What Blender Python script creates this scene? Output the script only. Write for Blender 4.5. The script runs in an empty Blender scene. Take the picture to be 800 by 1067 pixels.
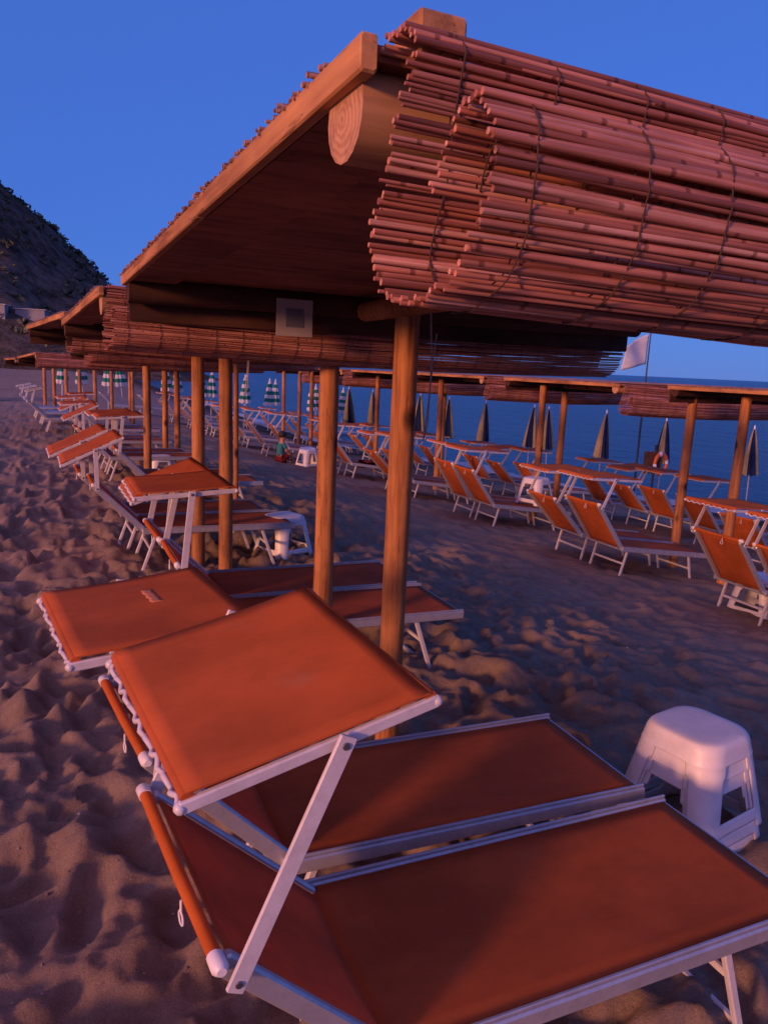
import bpy, math, random
import numpy as np
from mathutils import Vector, Matrix

random.seed(7)
rng = np.random.default_rng(11)
S = bpy.context.scene
COL = S.collection
R = math.radians

# ------------------------------------------------------------------ helpers
def link(o, parent=None):
    COL.objects.link(o)
    if parent is not None:
        o.parent = parent
    return o

def tag(o, label=None, cat=None, group=None, kind=None):
    if label: o['label'] = label
    if cat: o['category'] = cat
    if group: o['group'] = group
    if kind: o['kind'] = kind
    return o

def empty(name, loc=(0, 0, 0), rz=0.0, label=None, cat=None, group=None):
    o = bpy.data.objects.new(name, None)
    o.empty_display_size = 0.1
    o.location = loc
    o.rotation_euler = (0, 0, rz)
    link(o)
    return tag(o, label, cat, group)

def copy_tree(o, parent=None):
    c = o.copy()
    link(c)
    c.parent = parent
    for ch in list(o.children):
        copy_tree(ch, c)
    return c

class MB:
    """collects geometry, builds one mesh object"""
    def __init__(self):
        self.v = []; self.f = []; self.m = []; self.sm = []
    def add(self, vs, fs, mi=0, smooth=False):
        b = len(self.v)
        self.v += [tuple(p) for p in vs]
        for f in fs:
            self.f.append(tuple(i + b for i in f)); self.m.append(mi); self.sm.append(smooth)
    def box(self, x0, x1, y0, y1, z0, z1, mi=0, b=0.0):
        if b <= 0:
            vs = [(x, y, z) for x in (x0, x1) for y in (y0, y1) for z in (z0, z1)]
            self.add(vs, [(0, 1, 3, 2), (4, 6, 7, 5), (0, 4, 5, 1), (2, 3, 7, 6), (0, 2, 6, 4), (1, 5, 7, 3)], mi)
        else:
            self.bar((x0, (y0 + y1) / 2, (z0 + z1) / 2), (x1, (y0 + y1) / 2, (z0 + z1) / 2), y1 - y0, z1 - z0, b, mi)
    def bar(self, p, q, w, h, b=0.003, mi=0, up=(0, 0, 1)):
        """bevelled rectangular bar from p to q, w across, h along 'up'"""
        p = Vector(p); q = Vector(q); d = (q - p); L = d.length; d.normalize()
        u = Vector(up)
        s = d.cross(u)
        if s.length < 1e-4: s = d.cross(Vector((1, 0, 0)))
        s.normalize(); u = s.cross(d).normalized()
        hw, hh = w / 2, h / 2
        b = min(b, hw * .45, hh * .45)
        prof = [(-hw + b, -hh), (hw - b, -hh), (hw, -hh + b), (hw, hh - b), (hw - b, hh), (-hw + b, hh), (-hw, hh - b), (-hw, -hh + b)]
        rings = []
        for t, k in ((0, 1 - b / max(hw, hh)), (b, 1), (L - b, 1), (L, 1 - b / max(hw, hh))):
            rings.append([p + d * t + s * (a * k) + u * (c * k) for a, c in prof])
        self.loft(rings, mi, False, True)
    def loft(self, rings, mi=0, smooth=True, caps=True, closed=True):
        n = len(rings[0]); vs = [p for r in rings for p in r]; fs = []
        for i in range(len(rings) - 1):
            for j in range(n if closed else n - 1):
                k = (j + 1) % n
                fs.append((i * n + j, i * n + k, (i + 1) * n + k, (i + 1) * n + j))
        self.add(vs, fs, mi, smooth)
        if caps:
            self.add(rings[0], [tuple(range(n - 1, -1, -1))], mi, False)
            self.add(rings[-1], [tuple(range(n))], mi, False)
    def tube(self, pts, r, n=8, mi=0, smooth=True, caps=True):
        pts = [Vector(p) for p in pts]
        rr = r if isinstance(r, (list, tuple)) else [r] * len(pts)
        rings = []; ref = None
        for i, p in enumerate(pts):
            d = (pts[min(i + 1, len(pts) - 1)] - pts[max(i - 1, 0)])
            d.normalize()
            if ref is None:
                ref = d.cross(Vector((0, 0, 1)))
                if ref.length < .05: ref = d.cross(Vector((0, 1, 0)))
            a = (ref - d * ref.dot(d)).normalized(); ref = a
            c = d.cross(a)
            rings.append([p + (a * math.cos(2 * math.pi * k / n) + c * math.sin(2 * math.pi * k / n)) * rr[i] for k in range(n)])
        self.loft(rings, mi, smooth, caps)
    def ball(self, c, r, mi=0, n=10, m=6, sc=(1, 1, 1)):
        c = Vector(c); rings = []
        for i in range(m + 1):
            th = math.pi * (0.02 + .96 * i / m)
            rings.append([c + Vector((r * sc[0] * math.sin(th) * math.cos(2 * math.pi * k / n), r * sc[1] * math.sin(th) * math.sin(2 * math.pi * k / n), r * sc[2] * math.cos(th))) for k in range(n)])
        self.loft(rings[::-1], mi, True, True)
    def sheet(self, fn, nu, nv, th=0.004, mi=0):
        """thin closed sheet: fn(s,t)->point, s,t in 0..1"""
        P = [[Vector(fn(i / nu, j / nv)) for j in range(nv + 1)] for i in range(nu + 1)]
        def nrm(i, j):
            a = P[min(i + 1, nu)][j] - P[max(i - 1, 0)][j]
            b = P[i][min(j + 1, nv)] - P[i][max(j - 1, 0)]
            return a.cross(b).normalized()
        T = [[P[i][j] + nrm(i, j) * th / 2 for j in range(nv + 1)] for i in range(nu + 1)]
        B = [[P[i][j] - nrm(i, j) * th / 2 for j in range(nv + 1)] for i in range(nu + 1)]
        n1 = nv + 1; off = (nu + 1) * n1
        vs = [p for r in T for p in r] + [p for r in B for p in r]
        fs = []
        for i in range(nu):
            for j in range(nv):
                a = i * n1 + j
                fs.append((a, a + n1, a + n1 + 1, a + 1))
                fs.append((off + a, off + a + 1, off + a + n1 + 1, off + a + n1))
        self.add(vs, fs, mi, True)
        es = []
        for i in range(nu):
            es.append((i * n1, (i + 1) * n1)); es.append(((i + 1) * n1 + nv, i * n1 + nv))
        for j in range(nv):
            es.append((j + 1, j)); es.append((nu * n1 + j, nu * n1 + j + 1))
        b0 = len(self.v) - len(vs)
        for a, c in es:
            self.f.append((b0 + c, b0 + a, b0 + off + a, b0 + off + c)); self.m.append(mi); self.sm.append(False)
    def build(self, name, mats, parent=None, loc=None, rz=0.0):
        me = bpy.data.meshes.new(name)
        me.from_pydata([tuple(p) for p in self.v], [], self.f)
        for m in (mats if isinstance(mats, (list, tuple)) else [mats]):
            me.materials.append(m)
        me.polygons.foreach_set('material_index', self.m)
        me.polygons.foreach_set('use_smooth', self.sm)
        me.update()
        o = bpy.data.objects.new(name, me)
        if loc is not None: o.location = loc
        o.rotation_euler = (0, 0, rz)
        return link(o, parent)

# ------------------------------------------------------------------ materials
def new_mat(name):
    m = bpy.data.materials.new(name); m.use_nodes = True
    nt = m.node_tree
    return m, nt, nt.nodes['Principled BSDF']

def N(nt, typ, **kw):
    n = nt.nodes.new(typ)
    for k, v in kw.items():
        if k in n.inputs: n.inputs[k].default_value = v
        else: setattr(n, k, v)
    return n

def ramp(nt, fac, stops):
    r = nt.nodes.new('ShaderNodeValToRGB')
    el = r.color_ramp.elements
    while len(el) < len(stops): el.new(.5)
    for e, (p, c) in zip(el, stops):
        e.position = p; e.color = (c[0], c[1], c[2], 1)
    nt.links.new(fac, r.inputs[0])
    return r

def coords(nt, scale=(1, 1, 1), kind='Object', rnd=False):
    tc = nt.nodes.new('ShaderNodeTexCoord')
    mp = nt.nodes.new('ShaderNodeMapping')
    mp.inputs['Scale'].default_value = scale
    nt.links.new(tc.outputs[kind], mp.inputs[0])
    if rnd:
        oi = nt.nodes.new('ShaderNodeObjectInfo')
        ml = nt.nodes.new('ShaderNodeMath'); ml.operation = 'MULTIPLY'; ml.inputs[1].default_value = 37.0
        nt.links.new(oi.outputs['Random'], ml.inputs[0])
        cb = nt.nodes.new('ShaderNodeCombineXYZ')
        for i in range(3): nt.links.new(ml.outputs[0], cb.inputs[i])
        nt.links.new(cb.outputs[0], mp.inputs['Location'])
    return mp.outputs[0]

def bump(nt, bsdf, h, strength=.3, dist=.005, prev=None):
    b = nt.nodes.new('ShaderNodeBump')
    b.inputs['Strength'].default_value = strength; b.inputs['Distance'].default_value = dist
    nt.links.new(h, b.inputs['Height'])
    if prev is not None: nt.links.new(prev, b.inputs['Normal'])
    nt.links.new(b.outputs[0], bsdf.inputs['Normal'])
    return b.outputs[0]

def noise(nt, vec, scale, detail=4, rough=.55):
    n = nt.nodes.new('ShaderNodeTexNoise')
    n.inputs['Scale'].default_value = scale; n.inputs['Detail'].default_value = detail; n.inputs['Roughness'].default_value = rough
    nt.links.new(vec, n.inputs['Vector'])
    return n.outputs['Fac']

def mixc(nt, fac, a, b, mode='MIX'):
    m = nt.nodes.new('ShaderNodeMix'); m.data_type = 'RGBA'; m.blend_type = mode
    for s, x in ((0, fac), (6, a), (7, b)):
        if hasattr(x, 'is_linked'): nt.links.new(x, m.inputs[s])
        elif s == 0: m.inputs[0].default_value = x
        else: m.inputs[s].default_value = (x[0], x[1], x[2], 1)
    return m.outputs[2]

def mat_fabric(name, c1, c2, dust=(.5, .3, .2), trans=.38):
    m, nt, b = new_mat(name)
    v = coords(nt, rnd=True)
    col = ramp(nt, noise(nt, v, 2.6, 6, .62), [(.34, c1), (.64, c2)]).outputs[0]
    st = ramp(nt, noise(nt, v, 7.0, 6, .7), [(.60, (0, 0, 0)), (.82, (.35, .35, .35))]).outputs[0]
    col = mixc(nt, st, col, dust)
    sp = ramp(nt, noise(nt, v, 90.0, 3, .8), [(.70, (0, 0, 0)), (.76, (.45, .45, .45))]).outputs[0]
    col = mixc(nt, sp, col, tuple(.55 * x for x in dust))           # clinging sand
    sm = ramp(nt, noise(nt, coords(nt, scale=(1.6, 4, 4), rnd=True), 1.7, 6, .7), [(.40, (.76, .75, .76)), (.58, (1, 1, 1))]).outputs[0]
    col = mixc(nt, .5, col, sm, 'MULTIPLY')                         # handling marks
    nt.links.new(col, b.inputs['Base Color'])
    b.inputs['Roughness'].default_value = .72
    b.inputs['Specular IOR Level'].default_value = .25
    w1 = N(nt, 'ShaderNodeTexWave', bands_direction='X', Scale=160.0, Distortion=.3)
    w2 = N(nt, 'ShaderNodeTexWave', bands_direction='Y', Scale=160.0, Distortion=.3)
    v2 = coords(nt)
    nt.links.new(v2, w1.inputs[0]); nt.links.new(v2, w2.inputs[0])
    ad = N(nt, 'ShaderNodeMath', operation='ADD')
    nt.links.new(w1.outputs[1], ad.inputs[0]); nt.links.new(w2.outputs[1], ad.inputs[1])
    p = bump(nt, b, ad.outputs[0], .25, .001)
    nrm = bump(nt, b, noise(nt, v, 5.0, 3), .30, .010, p)
    tr = nt.nodes.new('ShaderNodeBsdfTranslucent'); nt.links.new(col, tr.inputs['Color']); nt.links.new(nrm, tr.inputs['Normal'])
    mx = nt.nodes.new('ShaderNodeMixShader'); mx.inputs[0].default_value = trans
    nt.links.new(b.outputs[0], mx.inputs[1]); nt.links.new(tr.outputs[0], mx.inputs[2])
    nt.links.new(mx.outputs[0], nt.nodes['Material Output'].inputs['Surface'])
    return m

def mat_metal(name, c=(.72, .72, .74), rough=.38, metallic=.25):
    m, nt, b = new_mat(name)
    v = coords(nt, rnd=True)
    f = noise(nt, v, 18, 6, .7)
    col = ramp(nt, f, [(.35, tuple(x * .8 for x in c)), (.6, c)]).outputs[0]
    nt.links.new(col, b.inputs['Base Color'])
    rr = ramp(nt, f, [(.3, (rough + .15,) * 3), (.7, (rough - .06,) * 3)]).outputs[0]
    nt.links.new(rr, b.inputs['Roughness'])
    b.inputs['Metallic'].default_value = metallic
    bump(nt, b, noise(nt, v, 40, 3), .08, .001)
    return m

def mat_plastic(name, c, rough=.42):
    m, nt, b = new_mat(name)
    v = coords(nt, rnd=True)
    f = noise(nt, v, 9, 6, .65)
    col = ramp(nt, f, [(.3, tuple(x * .82 for x in c)), (.50, tuple(x * .95 for x in c)), (.62, c)]).outputs[0]
    dk = ramp(nt, noise(nt, v, 34, 5, .75), [(.66, (1, 1, 1)), (.74, (.62, .58, .54))]).outputs[0]
    col = mixc(nt, .8, col, dk, 'MULTIPLY')
    nt.links.new(col, b.inputs['Base Color'])
    b.inputs['Roughness'].default_value = rough
    bump(nt, b, noise(nt, v, 60, 3), .08, .001)
    return m

def mat_wood(name, c1, c2, grain=(14, 14, .9), knots=True, rough=.7):
    m, nt, b = new_mat(name)
    v = coords(nt, scale=grain, rnd=True)
    f = noise(nt, v, 2.6, 7, .62)
    col = ramp(nt, f, [(.34, tuple(x * .8 for x in c1)), (.5, tuple((a + d) / 2 for a, d in zip(c1, c2))), (.68, c2)]).outputs[0]
    if knots:
        vk = coords(nt, scale=(1, 1, .62), rnd=True)
        vo = N(nt, 'ShaderNodeTexVoronoi', Scale=4.2); vo.inputs['Randomness'].default_value = 1
        nt.links.new(vk, vo.inputs['Vector'])
        k = ramp(nt, vo.outputs['Distance'], [(.09, (1, 1, 1)), (.19, (0, 0, 0))]).outputs[0]
        col = mixc(nt, k, col, tuple(x * .22 for x in c1))
    cr = ramp(nt, noise(nt, coords(nt, scale=tuple(g_ * 2.2 for g_ in grain), rnd=True), 1.9, 3, .5), [(.60, (1, 1, 1)), (.635, (.35, .3, .3)), (.66, (1, 1, 1))]).outputs[0]
    col = mixc(nt, .75, col, cr, 'MULTIPLY')                        # drying cracks
    big = ramp(nt, noise(nt, coords(nt, rnd=True), 1.9, 4), [(.36, (.58, .56, .56)), (.62, (1.12, 1.12, 1.12))]).outputs[0]
    col = mixc(nt, 1.0, col, big, 'MULTIPLY')
    nt.links.new(col, b.inputs['Base Color'])
    b.inputs['Roughness'].default_value = rough
    b.inputs['Specular IOR Level'].default_value = .3
    bump(nt, b, f, .35, .004)
    return m

def mat_reed(name, stops, along=0):
    m, nt, b = new_mat(name)
    g = nt.nodes.new('ShaderNodeNewGeometry')
    col = ramp(nt, g.outputs['Random Per Island'], stops).outputs[0]
    v = coords(nt, scale=(1.2, 45, 45))
    f = noise(nt, v, 3.0, 5, .6)
    mul = ramp(nt, f, [(.3, (.6, .6, .6)), (.7, (1.2, 1.2, 1.2))]).outputs[0]
    col = mixc(nt, 1.0, col, mul, 'MULTIPLY')
    sx_ = nt.nodes.new('ShaderNodeSeparateXYZ'); nt.links.new(coords(nt), sx_.inputs[0])
    a_ = N(nt, 'ShaderNodeMath', operation='MULTIPLY_ADD'); a_.inputs[1].default_value = 4.3
    r_ = N(nt, 'ShaderNodeMath', operation='MULTIPLY'); r_.inputs[1].default_value = 53.0; nt.links.new(g.outputs['Random Per Island'], r_.inputs[0])
    nt.links.new(sx_.outputs[0], a_.inputs[0]); nt.links.new(r_.outputs[0], a_.inputs[2])
    fr = N(nt, 'ShaderNodeMath', operation='FRACT'); nt.links.new(a_.outputs[0], fr.inputs[0])
    nd = ramp(nt, fr.outputs[0], [(0, (.45, .4, .38)), (.022, (.5, .45, .42)), (.035, (1.15, 1.15, 1.12)), (.10, (1, 1, 1))]).outputs[0]
    col = mixc(nt, 1.0, col, nd, 'MULTIPLY')
    lg = ramp(nt, noise(nt, coords(nt, scale=(2.2, 6, 6)), 1.6, 5, .6), [(.36, (.68, .66, .66)), (.6, (1.08, 1.06, 1.05))]).outputs[0]
    col = mixc(nt, 1.0, col, lg, 'MULTIPLY')
    nt.links.new(col, b.inputs['Base Color'])
    b.inputs['Roughness'].default_value = .6
    b.inputs['Specular IOR Level'].default_value = .3
    bump(nt, b, f, .4, .002)
    return m

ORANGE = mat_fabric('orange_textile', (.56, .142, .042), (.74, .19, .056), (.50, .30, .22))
ORANGE_T = mat_fabric('orange_tube_lit_textile', (.72, .17, .03), (.80, .22, .04))
WHITE_T = mat_fabric('white_textile', (.62, .6, .58), (.74, .72, .7), (.5, .45, .4))
METAL = mat_metal('white_aluminium', (.56, .56, .60), .36, .55)
PLATE = mat_plastic('shaded_plate', (.40, .37, .36), .6)  # white plate greyed: shade under the roof is put into its colour
WHITE_METAL = mat_metal('white_painted_metal', (.64, .63, .66), .42, .05)
BOLT = mat_metal('steel_bolt', (.3, .3, .31), .35, .9)
PLASTIC = mat_plastic('white_plastic', (.80, .79, .81), .4)
PLASTIC_OLD = mat_plastic('worn_white_plastic', (.66, .64, .63), .5)
POST = mat_wood('pine_post', (.33, .125, .045), (.56, .25, .085))
PLANK = mat_wood('pine_plank', (.38, .17, .07), (.56, .28, .11), (14, .9, 14), False)
LOGW = mat_wood('pine_log', (.40, .20, .09), (.58, .32, .15), (.9, 14, 14), False)
def mat_logend():
    m, nt, b = new_mat('sawn_log_end')
    tc = nt.nodes.new('ShaderNodeTexCoord'); mp = nt.nodes.new('ShaderNodeMapping'); mp.inputs['Location'].default_value = (0, -.092, -2.047)
    nt.links.new(tc.outputs['Object'], mp.inputs[0])
    w_ = N(nt, 'ShaderNodeTexWave', wave_type='RINGS', rings_direction='X', Scale=30.0, Distortion=7.0, Detail=4.0); nt.links.new(mp.outputs[0], w_.inputs[0])
    f = noise(nt, tc.outputs['Object'], 30, 5, .7)
    c = ramp(nt, w_.outputs[1], [(.2, (.47, .24, .13)), (.8, (.58, .33, .19))]).outputs[0]
    c = mixc(nt, .8, c, ramp(nt, f, [(.35, (.55, .5, .48)), (.6, (1, 1, 1))]).outputs[0], 'MULTIPLY')
    nt.links.new(c, b.inputs['Base Color']); b.inputs['Roughness'].default_value = .85
    bump(nt, b, f, .5, .004)
    return m
LOGEND = mat_logend()
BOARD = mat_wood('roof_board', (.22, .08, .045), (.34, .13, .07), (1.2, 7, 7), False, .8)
SHADED_BOARD = mat_wood('shaded_board_wood', (.055, .022, .014), (.10, .042, .026), (1.2, 7, 7), False, .8)  # roof shade put into the wood colour of the fascia and far log
REED = mat_reed('reed_canes', [(0, (.22, .075, .05)), (.3, (.46, .175, .115)), (.75, (.60, .25, .165)), (1, (.74, .41, .31))])
REED_ROOF = mat_reed('reed_roof_canes', [(0, (.22, .12, .09)), (.5, (.38, .21, .16)), (1, (.5, .31, .25))])
THREAD = mat_plastic('dark_thread', (.06, .035, .03), .9)
DARKCLOTH_NAVY = mat_fabric('navy_canvas', (.014, .03, .11), (.022, .045, .16), (.03, .04, .08))
TAN = mat_fabric('tan_canvas', (.58, .48, .22), (.70, .58, .28), (.5, .4, .25))
GREEN = mat_fabric('green_canvas', (.02, .22, .18), (.03, .30, .25), (.05, .2, .18))
WHITE_C = mat_fabric('white_canvas', (.80, .80, .80), (.88, .88, .88), (.7, .7, .7))
IRON = mat_metal('painted_iron', (.05, .045, .05), .6, .3)

# ------------------------------------------------------------------ terrain
def smooth_noise(X, Y, cell, seed):
    """value noise with cubic-ish smoothing"""
    r = np.random.default_rng(seed)
    T = r.random((256, 256))
    gx = X / cell; gy = Y / cell
    ix = np.floor(gx).astype(int); iy = np.floor(gy).astype(int)
    fx = gx - ix; fy = gy - iy
    fx = fx * fx * fx * (fx * (fx * 6 - 15) + 10); fy = fy * fy * fy * (fy * (fy * 6 - 15) + 10)
    a = T[ix % 256, iy % 256]; b = T[(ix + 1) % 256, iy % 256]; c = T[ix % 256, (iy + 1) % 256]; d = T[(ix + 1) % 256, (iy + 1) % 256]
    return (a * (1 - fx) + b * fx) * (1 - fy) + (c * (1 - fx) + d * fx) * fy - .5

PX = [-60, -8, -3, 2.2, 4, 8, 15, 22, 60, 400]
PZ = [2.5, .25, 0, 0, -.13, -.63, -1.2, -1.7, -5, -20]
def gz(x, y):
    x = np.asarray(x, float); y = np.asarray(y, float)
    acc = 0
    for o, w in ((-1.0, .25), (0, .5), (1.0, .25)):
        acc = acc + w * np.interp(x + o, PX, PZ)
    return acc - .025 * np.clip(y - 8, 0, 20)
def g(x, y): return float(gz(x, y))
SEA_Z = -1.22

def graded(lo, hi, fine_lo, fine_hi, step, grow):
    a = list(np.arange(fine_lo, fine_hi, step))
    s = step; x = fine_hi
    while x < hi:
        a.append(x); s *= grow; x += s
    a.append(hi)
    s = step; x = fine_lo - step; b = []
    while x > lo:
        b.append(x); s *= grow; x -= s
    b.append(lo)
    return np.array(b[::-1] + a)

def build_beach():
    xs = graded(-400, 60, -1.4, 3.6, .017, 1.026)
    ys = graded(-60, 500, .3, 4.6, .017, 1.026)
    X, Y = np.meshgrid(xs, ys, indexing='ij')
    Z = gz(X, Y)
    amp = np.exp(-np.maximum(np.hypot(X - 1, Y - 2) - 14, 0) / 14) * (1 / (1 + np.exp((X - 13.5) * 2)))
    rel = smooth_noise(X, Y, 1.1, 1) * .05 + smooth_noise(X * 1.3 + .3 * Y, Y, .34, 2) * .085 + smooth_noise(X, Y, .17, 3) * .050 + smooth_noise(X, Y, .085, 4) * .026 + smooth_noise(X + .3 * Y, Y, .05, 6) * .012
    rg = np.abs(smooth_noise(X + .25 * smooth_noise(X, Y, .5, 9), Y * 1.35 + .4 * X, .27, 8))
    rel = rel + (.17 - rg) * .11 * (1 / (1 + np.exp((X - 2.2) * 1.5)))
    # worn footprints: soft oval hollows with a raised rim
    D = np.zeros_like(Z)
    n = 4200
    cx = rng.uniform(-4, 11, n); cy = rng.uniform(0, 14, n)
    th = rng.normal(.15, .75, n); la = rng.uniform(.10, .19, n); lb = rng.uniform(.045, .085, n); dp = rng.uniform(.022, .070, n)
    for i in range(n):
        i0, i1 = np.searchsorted(xs, (cx[i] - .42, cx[i] + .42)); j0, j1 = np.searchsorted(ys, (cy[i] - .42, cy[i] + .42))
        if i1 - i0 < 2 or j1 - j0 < 2: continue
        dx = X[i0:i1, j0:j1] - cx[i]; dy = Y[i0:i1, j0:j1] - cy[i]
        a = (dx * math.cos(th[i]) + dy * math.sin(th[i])) / la[i]; b = (-dx * math.sin(th[i]) + dy * math.cos(th[i])) / lb[i]
        q = a * a + b * b
        D[i0:i1, j0:j1] += dp[i] * (-np.exp(-q * .9) + .42 * np.exp(-((np.sqrt(q) - 1.45) ** 2) * 3.2))
    n2 = 5200
    cx = rng.uniform(-3.5, 6.5, n2); cy = rng.uniform(.2, 9, n2); th = rng.normal(.2, .9, n2); la = rng.uniform(.035, .085, n2); lb = la * rng.uniform(.55, .9, n2); dp = rng.uniform(.006, .022, n2)
    for i in range(n2):
        i0, i1 = np.searchsorted(xs, (cx[i] - .2, cx[i] + .2)); j0, j1 = np.searchsorted(ys, (cy[i] - .2, cy[i] + .2))
        if i1 - i0 < 3 or j1 - j0 < 3: continue
        dx = X[i0:i1, j0:j1] - cx[i]; dy = Y[i0:i1, j0:j1] - cy[i]
        q = np.sqrt(((dx * math.cos(th[i]) + dy * math.sin(th[i])) / la[i]) ** 2 + ((-dx * math.sin(th[i]) + dy * math.cos(th[i])) / lb[i]) ** 2)
        D[i0:i1, j0:j1] += dp[i] * (-1 / (1 + np.exp((q - 1) * 7)) + .35 * np.exp(-((q - 1.35) ** 2) * 14))
    D = np.where(D < -.06, -.06 + (D + .06) * .3, D)
    far = 1 / (1 + np.exp((X - 3.4) * 1.6)) * .70 + .30          # trodden flatter between the rows
    Z = Z + (rel + D) * amp * far
    nx, ny = X.shape
    me = bpy.data.meshes.new('beach')
    verts = np.stack([X, Y, Z], -1).reshape(-1, 3)
    idx = np.arange(nx * ny).reshape(nx, ny)
    f = np.stack([idx[:-1, :-1], idx[1:, :-1], idx[1:, 1:], idx[:-1, 1:]], -1).reshape(-1, 4)
    me.vertices.add(len(verts)); me.vertices.foreach_set('co', verts.ravel())
    me.loops.add(f.size); me.loops.foreach_set('vertex_index', f.ravel())
    me.polygons.add(len(f)); me.polygons.foreach_set('loop_start', np.arange(0, f.size, 4)); me.polygons.foreach_set('loop_total', np.full(len(f), 4))
    me.polygons.foreach_set('use_smooth', np.ones(len(f), bool))
    me.update(calc_edges=True); me.validate()
    m, nt, b = new_mat('dark_sand')
    v = coords(nt)
    f1 = noise(nt, v, 1.1, 6, .65); f2 = noise(nt, v, 260, 3, .8); f3 = noise(nt, v, 14, 5, .7)
    c = ramp(nt, f1, [(.3, (.235, .17, .130)), (.7, (.35, .262, .205))]).outputs[0]
    c2 = ramp(nt, f2, [(.25, (.55, .55, .55)), (.5, (1, 1, 1)), (.8, (1.5, 1.45, 1.4))]).outputs[0]
    c = mixc(nt, 1.0, c, c2, 'MULTIPLY')
    c3 = ramp(nt, f3, [(.3, (.82, .82, .82)), (.7, (1.12, 1.12, 1.12))]).outputs[0]
    c = mixc(nt, 1.0, c, c3, 'MULTIPLY')
    # damp band towards the water
    sx = nt.nodes.new('ShaderNodeSeparateXYZ'); nt.links.new(v, sx.inputs[0])
    mr = N(nt, 'ShaderNodeMapRange'); mr.inputs[1].default_value = -1.14; mr.inputs[2].default_value = -.9
    nt.links.new(sx.outputs[2], mr.inputs[0])
    wet = mixc(nt, mr.outputs[0], (.045, .036, .036), c)
    nt.links.new(wet, b.inputs['Base Color'])
    b.inputs['Roughness'].default_value = .95; b.inputs['Specular IOR Level'].default_value = .15
    p = bump(nt, b, f2, .5, .004)
    bump(nt, b, noise(nt, v, 38, 7, .8), .9, .016, p)
    me.materials.append(m)
    o = bpy.data.objects.new('beach', me); link(o); tag(o, kind='structure')
build_beach()
def build_pebbles():
    rr = random.Random(9); M = MB()
    deps = bpy.context.evaluated_depsgraph_get()
    bo = bpy.data.objects['beach']; from mathutils.bvhtree import BVHTree
    bv = BVHTree.FromObject(bo, deps)
    for k in range(2600):
        y = .6 + 7.5 * rr.random() ** 1.3; x = rr.uniform(-2.2, 5.5) if rr.random() < .75 else rr.uniform(-2, .8)
        hit = bv.ray_cast(Vector((x, y, 3)), Vector((0, 0, -1)))[0]
        if hit is None: continue
        s_ = .0025 + .0075 * rr.random() ** 3
        vs = [hit + Vector((s_ * dx * rr.uniform(.6, 1.3), s_ * dy * rr.uniform(.6, 1.3), s_ * dz * rr.uniform(.4, .8) + s_ * .2)) for dx, dy, dz in ((1, 0, 0), (0, 1, 0), (-1, 0, 0), (0, -1, 0), (0, 0, 1), (0, 0, -1))]
        M.add(vs, [(0, 1, 4), (1, 2, 4), (2, 3, 4), (3, 0, 4), (1, 0, 5), (2, 1, 5), (3, 2, 5), (0, 3, 5)])
    m, nt, b = new_mat('small_stones'); gm_ = nt.nodes.new('ShaderNodeNewGeometry')
    nt.links.new(ramp(nt, gm_.outputs['Random Per Island'], [(0, (.08, .065, .06)), (.7, (.24, .19, .16)), (1, (.5, .44, .4))]).outputs[0], b.inputs['Base Color']); b.inputs['Roughness'].default_value = .9
    o = M.build('small_stones', m); tag(o, kind='stuff')
build_pebbles()

def build_sea():
    m, nt, b = new_mat('sea_water')
    v = coords(nt, scale=(1, .45, 1))
    f = noise(nt, v, .7, 8, .68); f2 = noise(nt, v, .05, 4)
    col = ramp(nt, f2, [(.3, (.010, .038, .105)), (.7, (.016, .055, .14))]).outputs[0]
    nt.links.new(col, b.inputs['Base Color'])
    b.inputs['Roughness'].default_value = .30; b.inputs['IOR'].default_value = 1.33
    bump(nt, b, f, 1.0, .55)
    M = MB()
    xs = [6, 20, 60, 200, 800, 3000, 12000]; ys = [-4000, -800, -100, 0, 60, 200, 600, 2000, 8000, 16000]
    vs = [(x, y, SEA_Z) for x in xs for y in ys]; ny = len(ys)
    M.add(vs, [(i * ny + j, (i + 1) * ny + j, (i + 1) * ny + j + 1, i * ny + j + 1) for i in range(len(xs) - 1) for j in range(ny - 1)])
    o = M.build('sea', m); tag(o, kind='structure')
    # low shore break: pale ragged foam ribbon following the waterline
    M = MB(); n = 220; rr = random.Random(3)
    ring = []
    for i in range(n):
        y = 4 + 46 * i / (n - 1)
        x = 8.0
        while g(x, y) > SEA_Z: x += .05
        x += .25 * math.sin(y * .7) + .15 * math.sin(y * 1.9 + 1)
        w = .25 + .22 * math.sin(y * .9 + 2) + .15 * rr.random()
        z = SEA_Z
        ring.append([(x - w, y, z + .012), (x - w * .3, y, z + .04), (x + w * .5, y, z + .035), (x + w * 1.3, y, z + .006)])
    vs = [p for r in ring for p in r]
    M.add(vs, [(i * 4 + j, i * 4 + j + 1, (i + 1) * 4 + j + 1, (i + 1) * 4 + j) for i in range(n - 1) for j in range(3)], 0, True)
    fm, nt, b = new_mat('foam'); b.inputs['Base Color'].default_value = (.34, .40, .46, 1); b.inputs['Roughness'].default_value = .6
    bump(nt, b, noise(nt, coords(nt), 9, 5), .8, .03)
    o = M.build('shore_foam', fm); tag(o, kind='stuff')
build_sea()

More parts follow.
